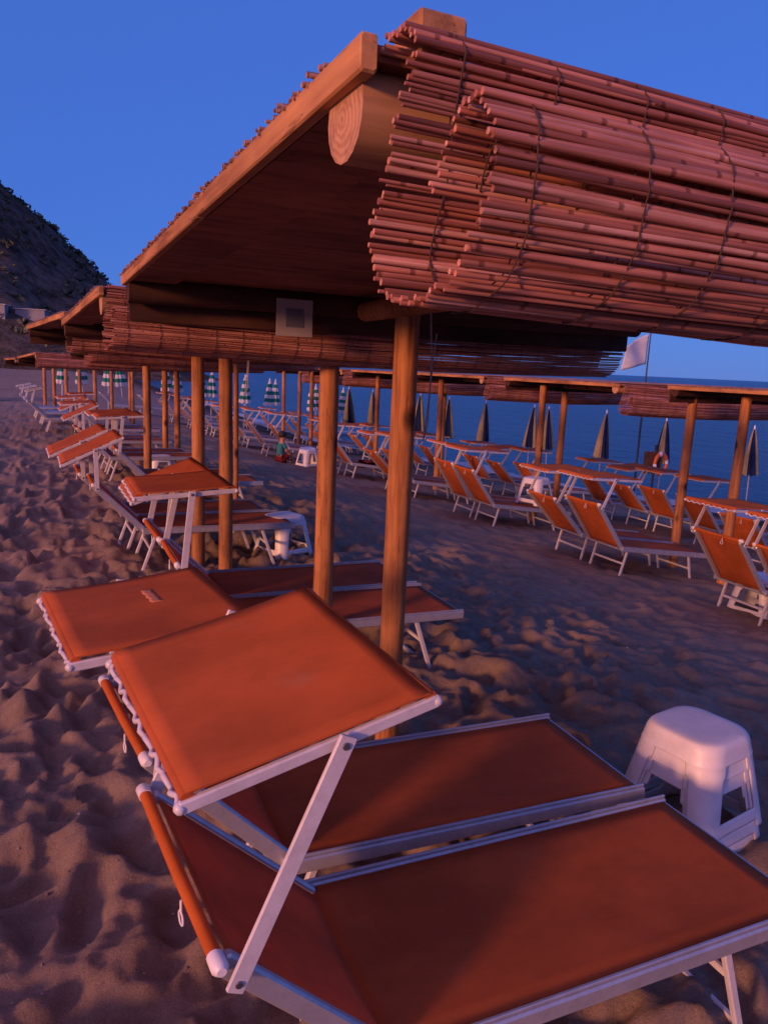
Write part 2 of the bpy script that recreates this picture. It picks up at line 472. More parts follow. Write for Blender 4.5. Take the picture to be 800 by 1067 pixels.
# ------------------------------------------------------------------ hill
def hill_h(x, y):
    """promontory closing the bay: ridge falling to the sea on the right"""
    ridge = np.interp(x, [-260, -120, -60, -30, -14, -6, 1, 8, 13.5, 20, 30, 52], [150, 92, 62, 45, 35.5, 31, 24, 17.3, 10.5, 1.0, -5, -9])
    ridge = ridge + smooth_noise(x + 500, y * .2 + 300, 7.5, 21) * 1.8 + smooth_noise(x + 500, y * .2 + 300, 2.6, 22) * .9
    dy = np.clip((150 - y) / 62.0, 0, 1)             # foot of the slope at y=88
    prof = 1 - dy ** 1.25
    gul = smooth_noise(x + 900 + 9 * dy, y + 400, 13, 23) * 10 + smooth_noise(x + 900, y + 400, 5, 24) * 4.5 + smooth_noise(x + 900, y + 400, 1.9, 25) * 1.6
    back = np.clip((y - 150) / 60, 0, 1)
    return ridge * prof * (1 - back * .8) + gul * prof * dy * 1.0 - 1.6

def build_hill():
    xs = np.arange(-120, 60, .9); ys = np.arange(84, 205, .9)
    X, Y = np.meshgrid(xs, ys, indexing='ij'); Z = hill_h(X, Y)
    nx, ny = X.shape
    M = MB(); idx = lambda i, j: i * ny + j
    M.add(np.stack([X, Y, Z], -1).reshape(-1, 3).tolist(), [(idx(i, j), idx(i + 1, j), idx(i + 1, j + 1), idx(i, j + 1)) for i in range(nx - 1) for j in range(ny - 1)], 0, True)
    m, nt, b = new_mat('hill_rock')
    v = coords(nt)
    c = ramp(nt, noise(nt, v, .11, 7, .7), [(.32, (.06, .055, .047)), (.45, (.12, .097, .085)), (.58, (.20, .16, .14)), (.7, (.28, .23, .20))]).outputs[0]
    c2 = ramp(nt, noise(nt, v, .75, 6, .75), [(.4, (.45, .48, .42)), (.55, (1, 1, 1))]).outputs[0]
    nt.links.new(mixc(nt, 1.0, c, c2, 'MULTIPLY'), b.inputs['Base Color'])
    b.inputs['Roughness'].default_value = 1; b.inputs['Specular IOR Level'].default_value = .05
    bump(nt, b, noise(nt, v, .9, 7, .75), 1.0, 1.2)
    o = M.build('hill', m); tag(o, kind='structure')
    # scrub: many small leafy clumps over the slope and the ridge line
    M = MB(); rr = random.Random(5)
    for k in range(1500):
        if k < 1200:
            x = rr.uniform(-45, 34); y = rr.uniform(92, 152)
        else:
            x = rr.uniform(-30, 30); y = rr.uniform(146, 156)
        if float(smooth_noise(np.array([x + 700.]), np.array([y + 700.]), 9, 31)[0]) < .0 and k < 1200: continue
        z = float(hill_h(np.array([x]), np.array([y]))[0])
        if z < -.5: continue
        s = rr.uniform(.3, .85) * (1.25 if rr.random() < .12 else 1)
        for q in range(9):
            a = rr.uniform(0, 6.28); t = rr.uniform(-.2, 1); rad = s * rr.uniform(.2, .9)
            c = Vector((x + rad * math.cos(a), y + rad * math.sin(a), z + s * .7 * t))
            e1 = Vector((rr.uniform(-1, 1), rr.uniform(-1, 1), rr.uniform(-1, 1))).normalized() * s * .55
            e2 = Vector((rr.uniform(-1, 1), rr.uniform(-1, 1), rr.uniform(-1, 1))).normalized() * s * .45
            M.add([c - e1, c + e2, c + e1, c - e2 * .8], [(0, 1, 2, 3)])
    m, nt, b = new_mat('scrub_leaves')
    gm = nt.nodes.new('ShaderNodeNewGeometry')
    c = ramp(nt, gm.outputs['Random Per Island'], [(0, (.05, .065, .04)), (.6, (.09, .10, .065)), (1, (.14, .14, .10))]).outputs[0]
    nt.links.new(c, b.inputs['Base Color']); b.inputs['Roughness'].default_value = .9; b.inputs['Specular IOR Level'].default_value = .1
    o = M.build('hill_scrub', m); tag(o, kind='stuff')
build_hill()

# ------------------------------------------------------------------ far buildings under the hill
def building(x, y, w, d, h, col, label, name='seafront_house', nwin=3, terrace=False):
    m, nt, b = new_mat('render_' + name)
    v = coords(nt); nt.links.new(ramp(nt, noise(nt, v, .8, 5), [(.3, tuple(c * .8 for c in col)), (.7, col)]).outputs[0], b.inputs['Base Color'])
    b.inputs['Roughness'].default_value = .9
    z = max(float(hill_h(np.array([float(x)]), np.array([float(y)]))[0]), g(x, y)) - .3
    e = empty(name, (x, y, z), rng.uniform(-.2, .2), label, 'cabin' if 'cabin' in name else 'house')
    M = MB(); M.box(-w / 2, w / 2, 0, d, -1.5, h); M.build('wall', m, e)
    M = MB(); ov = w * .05; M.box(-w / 2 - ov, w / 2 + ov, -ov, d + ov, h, h + .04 * h); M.build('roof', PLASTIC_OLD, e)
    wm, nt, b = new_mat('dark_window'); b.inputs['Base Color'].default_value = (.02, .025, .035, 1); b.inputs['Roughness'].default_value = .15
    for k in range(nwin):
        xx = -w / 2 + w * (k + .5) / nwin; ww = min(.4, w * .16)
        M = MB(); M.box(xx - ww, xx + ww, -.06, -.003, h * .35, h * .75); M.build('window', wm, e)
building(-5.35, 100.5, 2.6, 3, 1.7, (.34, .31, .31), 'pale little house on the dark hillside at the left edge', nwin=0)
building(-1.45, 101.5, 3.2, 3, 1.5, (.32, .30, .31), 'pale flat house on the hillside just above the far hut roofs', nwin=0)
building(-2.35, 36.0, .95, .8, 1.12, (.62, .50, .46), 'low pale beach cabin behind the far left white loungers', 'beach_cabin', nwin=1)
building(-3.35, 37.0, .9, .8, 1.05, (.34, .32, .36), 'low grey beach cabin beside the pale one at the left edge', 'beach_cabin', nwin=1)

# ------------------------------------------------------------------ huts and blinds
HL, HW, RZ, BW = 2.60, 2.74, 2.08, 2.80      # roof length (along the row), width (towards the sea), underside

def reed_sheet(M, prof, x0, x1, dia, rr, segs=9, n=6, wav=.004, rag=.02, sag=0.0, skew=None):
    """canes along x laid side by side on a (y,z) profile"""
    pts = [Vector((0, a, b)) for a, b in prof]
    cum = [0]
    for i in range(1, len(pts)): cum.append(cum[-1] + (pts[i] - pts[i - 1]).length)
    def at(s):
        for i in range(1, len(cum)):
            if s <= cum[i] or i == len(cum) - 1:
                t = (s - cum[i - 1]) / max(cum[i] - cum[i - 1], 1e-6)
                d = (pts[i] - pts[i - 1]).normalized()
                return pts[i - 1].lerp(pts[i], t), Vector((0, -d.z, d.y))
    s = 0.0; out = []
    while s < cum[-1]:
        r = dia / 2 * rr.uniform(.72, 1.25)
        p, nrm = at(s + r)
        off = rr.uniform(-.0014, .0014)
        a = x0 + rr.uniform(-rag, rag) + (skew(s) if skew else 0); b = x1 + rr.uniform(-rag, rag) * 1.5
        ph = rr.uniform(0, 6.28); ph2 = rr.uniform(0, 6.28); path = []; rad = []
        bend = rr.uniform(-1, 1)
        for k in range(segs + 1):
            t = k / segs; x = a + (b - a) * t
            w = wav * (math.sin(x * 3.1 + ph) + .5 * math.sin(x * 7.3 + ph2))
            path.append((x, p.y + nrm.y * (off + w * .6), p.z + nrm.z * off + w - sag * math.sin(math.pi * t) + .003 * bend * math.cos(6.28 * t)))
            rad.append(r * (1 + .12 * math.sin(x * 9 + ph)) * (.8 if k in (0, segs) else 1))
        M.tube(path, rad, n)
        out.append((p, nrm, r)); s += 2 * r * .80
    return cum[-1], at

def stitch_lines(M, at, total, xs, dia, rr, mi=1, sag=0, HWid=HW):
    for x in xs:
        for side in (1, -1):
            pts = []
            s = 0.0; k = 0
            xx = x + rr.uniform(-.01, .01)
            while s < total:
                p, nrm = at(s)
                off = dia * .5 * (1.28 if k % 2 else 1.12)
                pts.append((xx + .003 * math.sin(s * 40), p.y + nrm.y * off * side, p.z + nrm.z * off * side - sag * math.sin(math.pi * x / HWid)))
                s += dia * .9; k += 1
            M.tube(pts, .0011, 4, mi)

def make_blind(seed, name='reed_blind'):
    rr = random.Random(seed)
    M = MB()
    # mat comes over the roof edge, drops, curls up towards the viewer and rolls in on itself
    prof = [(.14, 2.088), (.03, 2.096), (-.040, 2.100), (-.066, 2.080), (-.062, 2.03), (-.045, 1.97), (-.022, 1.91), (-.015, 1.865), (-.030, 1.828),
            (-.075, 1.806), (-.130, 1.806), (-.182, 1.830), (-.214, 1.875), (-.228, 1.925), (-.222, 1.965), (-.200, 1.990), (-.165, 1.988), (-.138, 1.958), (-.120, 1.92)]
    if seed % 2:
        prof = [(y + (.02 if y < -.1 else 0), z + (.012 if y < -.1 else 0)) for y, z in prof]
    sk = lambda s: .045 * max(0, s - 0.50) + .010 * math.sin(s * 11)
    tot, at = reed_sheet(M, prof, .026, BW, .0082, rr, 10, 6, .0026, .0055, .022, sk)
    stitch_lines(M, at, tot, [.10 + .125 * k for k in range(21)], .0082, rr, 1, .022)
    return M

def hut_mesh_parts(seed):
    rr = random.Random(seed)
    d = {}
    M = MB(); M.box(.024, HW - .024, .02, HL - .02, RZ + .012, RZ + .030); d['roof_board'] = (M, BOARD)
    M = MB(); M.box(.026, .20, .15, HL - .17, RZ - .004, RZ + .010, b=.002); d['soffit_plank'] = (M, BOARD)
    M = MB(); M.bar((.011, 0, RZ + .012), (.011, .96, RZ + .014), .022, .042, .003); M.bar((.0125, .963, RZ + .012), (.0125, HL, RZ + .010), .022, .040, .003); d['edge_plank'] = (M, PLANK)
    M = MB(); M.bar((HW - .011, 0, RZ + .012), (HW - .011, HL, RZ + .012), .022, .042, .003); d['edge_plank.1'] = (M, PLANK)
    for k, yy in enumerate((.085, HL - .10)):
        M = MB(); pts = [(.016 + (HW - .06) * t, yy + .006 * math.sin(5 * t), RZ - .030 + .003 * math.sin(7 * t)) for t in [i / 8 for i in range(9)]]
        M.tube(pts, [.057 - .007 * i / 8 for i in range(9)], 18); M.m[-2] = 1; d['log_beam.%d' % k] = (M, [SHADED_BOARD, SHADED_BOARD] if k else [LOGW, LOGEND])
    M = MB(); M.bar((.03, HL - .020, RZ - .075), (HW - .03, HL - .020, RZ - .075), .022, .16, .003); d['fascia_board'] = (M, SHADED_BOARD)
    M = MB(); pts = [(1.05, .14 + (HL - .3) * i / 4, RZ - .055) for i in range(5)]
    M.tube(pts, .045, 12); d['ridge_pole'] = (M, POST)
    # reed matting on top
    M = MB(); y = .13
    while y < HL + .015:
        r = .0036 * rr.uniform(.75, 1.3); a = .004 + rr.uniform(-.010, .006); b = HW + rr.uniform(-.01, .03)
        ph = rr.uniform(0, 6)
        for lay in range(1):
            zz = RZ + .033 + r + lay * .008 + rr.uniform(-.001, .005)
            M.tube([(a + (b - a) * t, y + .004 * math.sin(ph + 5 * t), zz + .004 * math.sin(ph * 2 + 9 * t) - .004 * (t < .01)) for t in (0, .05, .35, .7, 1)], r, 5)
            a += rr.uniform(-.02, .01)
        y += 2 * r * .96
    d['reed_thatch'] = (M, REED_ROOF)
    return d

HUT_PARTS = {}
def make_hut(near, far, posts, label):
    """near / far: world positions of the landward roof corners (underside edge); posts: world feet"""
    near = Vector(near); far = Vector(far); d = far - near
    rz = math.atan2(-d.x, d.y); th = math.atan2(near.z - far.z, math.hypot(d.x, d.y))
    rot = Matrix.Rotation(rz, 4, 'Z') @ Matrix.Rotation(-th, 4, 'X')
    loc = near - (rot @ Vector((0, 0, RZ)))
    x, y, dz = loc
    e = empty('beach_hut', loc, 0, label, 'beach hut', 'thatched beach huts in two rows')
    e.rotation_euler = rot.to_euler()
    if not HUT_PARTS:
        for k, (M, mt) in hut_mesh_parts(3).items():
            HUT_PARTS[k] = M.build(k.split('.')[0], mt, e)
    else:
        for k, o in HUT_PARTS.items():
            c = o.copy(); link(c, e)
    inv = (Matrix.Translation(loc) @ rot).inverted()
    for i, (px, py, r, lx, ly) in enumerate(posts):
        gzz = g(px, py)
        top = near.z + (far.z - near.z) * min(1, max(0, (py - near.y) / HL)) - .05
        rr = random.Random(int(px * 100) + i)
        M = MB(); pts = []; rad = []
        for k in range(15):
            t = k / 14
            z = gzz - .35 + (top - gzz + .35) * t
            pts.append(inv @ Vector((px + lx * t + .006 * math.sin(3 * t + i), py + ly * t + .006 * math.sin(4 * t + 2 * i), z)))
            rad.append(r * (1.04 - .09 * t + .02 * rr.uniform(-1, 1)))
        M.tube(pts, rad, 16); M.build('post', POST, e)
    return e

blind_meshes = {}
def place_blind(x, y, dz, rz, label, seed):
    if seed not in blind_meshes:
        o = make_blind(seed).build('reed_blind', [REED, THREAD])
        blind_meshes[seed] = o
    else:
        o = blind_meshes[seed].copy(); link(o)
    o.location = (x, y, dz); o.rotation_euler = (0, 0, rz)
    tag(o, label, 'blind', 'rolled reed blinds on the huts')
    return o

# left row
P = .054
h1 = make_hut((.335, .87, 2.082), (.30, 3.47, 2.034), [(1.385, 2.95, P, .0, .0)],
              'nearest thatched hut overhead, its plank edge rising to the top of the view')
M = MB(); M.bar((.065, .02, RZ + .041), (.128, .02, RZ + .041), .07, .050, .004); M.build('wood_block', PLANK, h1)
make_hut((.225, 3.66, 2.0), (.12, 6.2, 1.935), [(1.315, 3.70, .052, .0, .0), (1.28, 5.98, P, 0, 0)],
         'second hut of the left row, its near pine post standing left of the nearest one')
make_hut((.14, 6.42, 2.0), (-.17, 9.0, 1.95), [(1.12, 6.30, P, 0, 0), (1.98, 8.7, .030, 0, 0)],
         'third hut of the left row, its short roof edge against the hill')
make_hut((.45, 9.5, 1.88), (.30, 12.1, 1.84), [(1.25, 10.9, P, 0, 0)],
         'fourth hut of the left row, mostly hidden behind the nearer blinds')
make_hut((.55, 12.6, 1.78), (.40, 15.2, 1.74), [(1.86, 13.6, .05, 0, 0), (2.02, 13.3, .05, 0, 0)],
         'fifth hut of the left row, hidden low behind the nearer blinds')
make_hut((-.18, 17.0, 1.64), (-.60, 19.6, 1.51), [(2.5, 26.4, .05, 0, 0), (2.45, 25.0, .05, 0, 0), (1.8, 24.4, .05, 0, 0)],
         'low distant hut of the left row with bright edge boards')
make_hut((-.66, 20.2, 1.48), (-1.0, 22.8, 1.42), [(1.42, 26.2, .06, 0, 0), (1.0, 26.9, .06, 0, 0), (.6, 27.0, .06, 0, 0), (.25, 28.2, .06, 0, 0), (-.05, 29.6, .06, 0, 0)],
         'farthest hut of the left row, standing near the pale cabins')
place_blind(.335, .87, .012, 0, 'big rolled reed blind filling the upper right, showing its curled end', 0)
def blind_at(x, y, top, zs, rz, label, seed, tilt=0.0):
    o = place_blind(x, y, top - 2.104 * zs, rz, label, seed)
    o.scale.z = zs; o.rotation_euler.y = tilt
    return o
blind_at(.205, 3.66, 2.035, .92, R(1.5), 'reed blind on the second left hut, behind the notice plate', 1, R(.55))
blind_at(.12, 6.42, 2.03, .98, R(4), 'reed blind on the third left hut, seen below the second', 2, R(.4))
blind_at(.43, 9.5, 1.91, .98, R(3), 'reed blind on the fourth left hut, low and dim', 1)
blind_at(.52, 12.6, 1.81, .98, R(3), 'reed blind on the fifth left hut, almost hidden', 2)
blind_at(-.20, 17.0, 1.67, .98, R(6), 'reed blind on the low distant left hut', 1)
# right row
RX = 6.4
rlab = ['nearest hut of the seaward row, cut by the right frame edge', 'second hut of the seaward row, with the pale pink roof edge mid right',
        'third hut of the seaward row, above a stool standing on a lounger', 'fourth hut of the seaward row, seen past the pine post',
        'fifth hut of the seaward row, far off above the child', 'sixth and farthest hut of the seaward row']
rz0 = [1.635, 1.61, 1.60, 1.57, 1.54, 1.50]; ry = [4.05, 7.45, 10.65, 13.9, 17.1, 20.3]
rposts = [[(6.74, 5.86, P, 0, 0)], [(6.82, 6.67, P, 0, 0), (6.72, 9.45, P, 0, 0)], [(7.6, 10.1, P, 0, 0), (6.95, 13.1, P, 0, 0)],
          [(7.45, 13.9, P, 0, 0), (7.0, 16.3, P, 0, 0)], [(7.3, 17.0, P, 0, 0), (6.5, 19.6, P, 0, 0)], [(6.6, 21.0, P, 0, 0), (6.6, 22.6, P, 0, 0)]]
for k in range(6):
    make_hut((RX, ry[k], rz0[k]), (RX, ry[k] + HL, rz0[k] - .01), rposts[k], rlab[k])
    if k:
        blind_at(RX - .02, ry[k], rz0[k] + .03, 1.22, 0, ['', 'reed roll between the first two seaward huts, its round end showing', 'reed roll on the third seaward hut', 'reed roll on the fourth seaward hut', 'reed roll on the far fifth seaward hut', 'reed roll on the farthest seaward hut'][k], 1 + k % 2, R(.5))

# notice plate on the near hut's fascia
e = empty('notice_plate', (1.01, 3.315, 1.932), 0, 'small square white notice plate on the shaded board under the near roof', 'sign')
M = MB(); M.box(-.082, .082, -.006, 0, -.080, .080, b=.002); M.build('plate', PLATE, e)
gm = mat_plastic('grey_print', (.16, .17, .2), .6)
M = MB()
M.box(-.04, .04, -.0085, -.0062, -.04, .04); M.build('printed_square', gm, e)
e = empty('notice_plate', (RX + .6, 5.6, 1.53), 0, 'small white notice plate under the nearest seaward hut roof', 'sign')
e.rotation_euler = (0, 0, R(-90))
M = MB(); M.box(-.07, .07, -.006, 0, -.07, .07, b=.002); M.build('plate', PLASTIC, e)

# thin cord hanging beside the near post, and one beside the second hut's post
for (x, y, z0, z1, lab) in ((1.55, 3.05, 2.0, 1.42, 'thin pale cord hanging beside the nearest pine post'), (1.42, 5.9, 2.0, 1.45, 'thin pale cord hanging beside the second hut post')):
    M = MB(); pts = []
    for k in range(14):
        t = k / 13; pts.append((x + .012 * math.sin(4 * t), y + .01 * math.sin(5 * t + 1), z0 + (z1 - z0) * t))
    for k in range(1, 8):
        t = k / 8; pts.append((x + .03 * t + .01, y + .02 * math.sin(3 * t), z1 + (z0 - z1) * .93 * t))
    M.tube(pts, .0035, 5); o = M.build('hanging_cord', WHITE_T); tag(o, lab, 'cord')

# ------------------------------------------------------------------ sun loungers
LW = .565; ZS = .335; FOOT = 1.27
def frame_points(v):
    bx, bz = v['bx'], v['bz']
    return bx, bz

def make_lounger(v):
    kx = v.get('shx', 0.0)
    """local x: towards the foot (sea), y: along the row, z up; hinge of the back at x=0"""
    fab = v.get('fab', ORANGE); tubef = v.get('tube', ORANGE_T)
    bx, bz = v['bx'], v['bz']
    w = LW / 2
    root = empty('sun_lounger')
    # seat
    M = MB()
    M.sheet(lambda s, t: (-.012 + (FOOT - .006) * s, (-w + .016) + (LW - .032) * t, ZS + .016 - .014 * math.sin(math.pi * t) * math.sin(math.pi * s) ** .5), 24, 10, .004)
    M.build('seat', fab, root)
    M = MB()
    for sg in (-1, 1):
        M.bar((-.02, sg * w, ZS), (FOOT, sg * w, ZS), .026, .046, .005)
        M.bar((-.02, sg * w, ZS + .0275), (FOOT, sg * w, ZS + .0275), .009, .008, .002)     # fabric groove lip
    M.bar((FOOT - .012, -w + .0135, ZS - .004), (FOOT - .012, w - .0135, ZS - .004), .022, .034, .004)
    M.bar((.02, -w + .0135, ZS - .012), (.02, w - .0135, ZS - .012), .02, .02, .004)
    M.build('seat_frame', METAL, root)
    # back
    M = MB()
    d = Vector((bx, 0, bz - ZS)); L = d.length; dn = d.normalized(); nn = Vector((-dn.z, 0, dn.x))
    if nn.z < 0: nn = -nn
    def bk(s, t):
        q = Vector((0, 0, ZS)) + d * (-.005 + .985 * s) + nn * (.012 - .022 * math.sin(math.pi * t) * math.sin(math.pi * s) ** .6)
        return (q.x, (-w + .045) + (LW - .09) * t, q.z)
    M.sheet(bk, 12, 10, .004); M.build('backrest', fab, root)
    M = MB()
    for sg in (-1, 1):
        M.bar((.0, sg * (w - .030), ZS + .004), (bx, sg * (w - .030), bz), .022, .046, .005)
        M.ball((0, sg * (w - .010), ZS), .024, 0, 10, 6)
    M.bar((-.05, -w + .042, ZS + .004), (-.05, w - .042, ZS + .004), .014, .014, .003)
    M.build('back_frame', METAL, root)
    # head bar
    hb = Vector((bx, 0, bz)) + dn * .012
    M = MB(); M.tube([(hb.x, -w + .03, hb.z), (hb.x, 0, hb.z - .004), (hb.x, w - .03, hb.z)], .0140, 12)
    bar = M.build('head_bar', tubef, root)
    for sg in (-1, 1):
        M = MB(); M.tube([(hb.x, sg * (w - .032), hb.z), (hb.x, sg * (w - .004), hb.z), (hb.x, sg * (w + .006), hb.z)], [.0165, .0170, .009], 12)
        M.build('end_cap', PLASTIC, bar)
    # pull ring under the head bar
    M = MB(); c = Vector((hb.x - .012, -.08, hb.z - .055))
    M.tube([c + Vector((0, .014 * math.cos(a), .014 * math.sin(a))) for a in [2 * math.pi * k / 12 for k in range(13)]], .0025, 5)
    M.tube([c + Vector((0, 0, .014)), (hb.x - .012, -.08, hb.z - .015)], .003, 5)
    M.build('pull_ring', PLASTIC, root)
    # legs: U shaped
    for (xt, xb, zt) in ((.10, v.get('hl', -.02), ZS - .02), (.98, 1.10, ZS - .02)):
        M = MB(); yy = w - .045
        for sg in (-1, 1):
            M.bar((xt, sg * yy, zt), (xb, sg * yy, -.02), .020, .026, .004, up=(1, 0, 0))
        M.bar((xb, -yy + .011, -.008), (xb, yy - .011, -.008), .022, .022, .004)
        xm = xt + (xb - xt) * .42; zm = zt - (zt + .02) * .42
        M.bar((xm, -yy + .011, zm), (xm, yy - .011, zm), .018, .022, .004)
        M.build('leg', WHITE_METAL, root)
    # sunshade
    if v.get('shade', True):
        (x0, z0), (x1, z1) = v['v0'], v['v1']
        wv = w - .004
        M = MB()
        dd = Vector((x1 - x0, 0, z1 - z0)); LL = dd.length; du = dd.normalized(); un = Vector((-du.z, 0, du.x))
        def sh(s, t):
            sag = -.007 * math.sin(math.pi * s) * (.45 + .55 * math.sin(math.pi * t)) + .0016 * math.sin(9 * t + 4 * s)
            q = Vector((x0, 0, z0)) + dd * s + un * (.018 + sag)
            return (q.x, -wv + 2 * wv * t, q.z)
        M.sheet(sh, 14, 14, .004)
        # hems: the cloth wraps the two cross tubes
        for (xx, zz) in ((x0, z0), (x1, z1)):
            M.tube([(xx, -wv + .004, zz + .006), (xx, 0, zz + .003), (xx, wv - .004, zz + .006)], .0125, 10)
        sd = M.build('sunshade', tubef if v.get('lit') else fab, root)  # seaward shades take the brighter cloth: sunlight put into the colour
        M = MB()
        for sg in (-1, 1):
            a = Vector((x0, sg * (wv - .004), z0 - .006)) - du * .014; b_ = Vector((x1, sg * (wv - .004), z1 - .006)) + du * .014
            M.bar(a, b_, .013, .024, .003, up=un)
            for q in (a, b_):
                M.ball(q, .0115, 0, 8, 5)
        # elastic lacing under the head-side hem
        pts = [(x0 - .012 + .004 * math.sin(k * 1.9), -wv + .02 + (2 * wv - .04) * k / 40, z0 - .012 + .006 * math.sin(k * 1.3)) for k in range(41)]
        M.tube(pts, .006, 6)
        M.build('shade_frame', WHITE_METAL, sd)
        ab = Vector((0, 0, ZS)) + d * .95
        am = Vector((x0, 0, z0)) + dd * v.get('am', .5)
        for sg in (-1, 1):
            ya = sg * (w + .010)
            M = MB(); a = Vector((ab.x, ya, ab.z)); b_ = Vector((am.x, ya, am.z - .004))
            ext = (b_ - a).normalized()
            M.bar(a - ext * .018, b_ + ext * .018, .008, .034, .003, up=(1, 0, 0))
            arm = M.build('support_arm', WHITE_METAL, root)
            for q in (a, b_):
                M = MB(); M.tube([(q.x, ya - sg * .020, q.z), (q.x, ya + sg * .0030, q.z), (q.x, ya + sg * .0031, q.z), (q.x, ya + sg * .0072, q.z)], [.006, .006, .0078, .0068], 10, 0, False)
                M.build('bolt', BOLT, arm)
    if kx:
        for o in root.children_recursive:
            if o.name.split('.')[0] in ('seat', 'seat_frame', 'leg'): continue
            for q in o.data.vertices:
                q.co.x -= kx * q.co.y * min(1.0, max(0.0, (q.co.z - ZS) / .3)); q.co.z += v.get('kz', 0) * q.co.y * min(1.0, max(0.0, (q.co.z - ZS) / .3))
    return root

VAR = {
    'a': dict(bx=-.385, bz=.69, v0=(-.450, 1.035), v1=(.000, 1.155), am=.60, shx=.12, kz=.085),
    'b': dict(bx=-.415, bz=.715, v0=(-.585, 1.005), v1=(-.14, 1.060), am=.5, shx=.14),
    'c': dict(bx=-.375, bz=.71, v0=(-.575, 1.065), v1=(-.11, 1.10), am=.55),
    'd': dict(bx=-.375, bz=.71, v0=(-.60, .88), v1=(-.17, 1.09), am=.55),
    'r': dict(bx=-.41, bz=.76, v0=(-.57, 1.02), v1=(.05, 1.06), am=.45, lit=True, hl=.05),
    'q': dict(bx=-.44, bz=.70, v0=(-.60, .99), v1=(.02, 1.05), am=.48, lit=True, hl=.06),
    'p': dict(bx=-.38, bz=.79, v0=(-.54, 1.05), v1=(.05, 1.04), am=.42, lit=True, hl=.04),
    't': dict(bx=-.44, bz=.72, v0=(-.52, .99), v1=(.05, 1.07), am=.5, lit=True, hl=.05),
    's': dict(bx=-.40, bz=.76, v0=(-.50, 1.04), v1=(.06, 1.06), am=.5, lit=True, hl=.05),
    'e': dict(bx=-.375, bz=.71, v0=(-.52, .94), v1=(-.10, 1.10), am=.55),
    'n': dict(bx=-.375, bz=.71, shade=False),
    'w': dict(bx=-.40, bz=.71, v0=(-.50, 1.00), v1=(-.08, 1.10), am=.5, fab=WHITE_T, tube=WHITE_T),
    'v': dict(bx=-.43, bz=.76, shade=False, fab=WHITE_T, tube=WHITE_T),
}
PROTO = {}
def lounger(var, x, y, label, group, rz=0.0, dz=0.0):
    """x: hinge, y: near side rail"""
    if var not in PROTO:
        o = PROTO[var] = make_lounger(VAR[var])
    else:
        o = copy_tree(PROTO[var])
    yc = y + LW / 2
    o.location = (x, yc, g(x + .45, yc) + dz)
    sl = (g(x + 1.05, yc) - g(x - .05, yc)) / 1.1
    o.rotation_euler = (0, -math.atan(sl), rz)
    return tag(o, label, 'sun lounger', group)

GL = 'orange loungers under the landward huts'; GR = 'orange loungers of the first seaward row'; GS = 'orange loungers of the row nearest the sea'; GW = 'white loungers at the far left'
lounger('a', .60, 1.172, 'nearest orange sun lounger, filling the bottom right of the view', GL, R(.3))
lounger('b', .585, 1.845, 'orange sun lounger just behind the nearest one, in front of the white stools', GL, R(-1.0))
lb_ = PROTO['b']; sh_ = [c for c in lb_.children if c.name.startswith('sunshade')][0]
M = MB(); M.sheet(lambda a, b_: (-.36 + .03 * b_ + .02 * a + .003 * math.sin(20 * a), .14 - .12 * a, 1.005 + .055 * ((-.36 + .03 * b_ + .02 * a + .12 * (.14 - .12 * a)) + .585) / .445 + .0160), 10, 3, .0015)
M.build('worn_print', mat_plastic('faded_print', (.52, .20, .10), .8), sh_)
lounger('c', .94, 3.73, 'orange sun lounger behind the nearest pine post, near one of its pair', GL)
lounger('e', .92, 4.31, 'orange sun lounger behind the nearest pine post, far one of its pair', GL, R(1.5))
lounger('d', .68, 6.24, 'orange lounger beside the mid beach stool, with steeply tipped shade', GL, R(1))
lounger('d', .60, 6.83, 'orange lounger with the pinkest tipped shade, at the edge of the open sand', GL, R(2.0))
lounger('c', 1.05, 8.75, 'orange lounger just past the mid beach stool, nearer of two', GL, R(1))
lounger('c', 1.0, 9.35, 'orange lounger just past the mid beach stool, farther of two', GL, R(2))
lounger('d', .80, 11.5, 'orange lounger in the fourth pair of the left row, nearer', GL, R(2))
lounger('c', .75, 12.1, 'orange lounger in the fourth pair of the left row, farther', GL, R(3))
lounger('d', .80, 14.3, 'orange lounger in the fifth pair of the left row, nearer', GL, R(2))
lounger('c', .75, 14.9, 'orange lounger in the fifth pair of the left row, farther', GL, R(3))
lounger('c', 1.0, 17.4, 'last but one orange lounger of the left row', GL, R(3))
lounger('d', 1.0, 18.0, 'last orange lounger of the left row, by the white ones', GL, R(4))
for i, (x, y) in enumerate([(-.02, 21.2), (.0, 21.9), (-.15, 24.0), (-.2, 24.7), (-.35, 27.2), (-.4, 27.9)]):
    lounger('w' if i % 2 else 'v', x, y, ['bare white lounger at the far left, nearest of its row', 'white lounger with white shade at the far left, second of its row', 'bare white lounger at the far left, third of its row',
            'white lounger with white shade at the far left, fourth of its row', 'bare white lounger at the far left, fifth of its row', 'white lounger with white shade at the far left, last of its row'][i], GW, R(2))
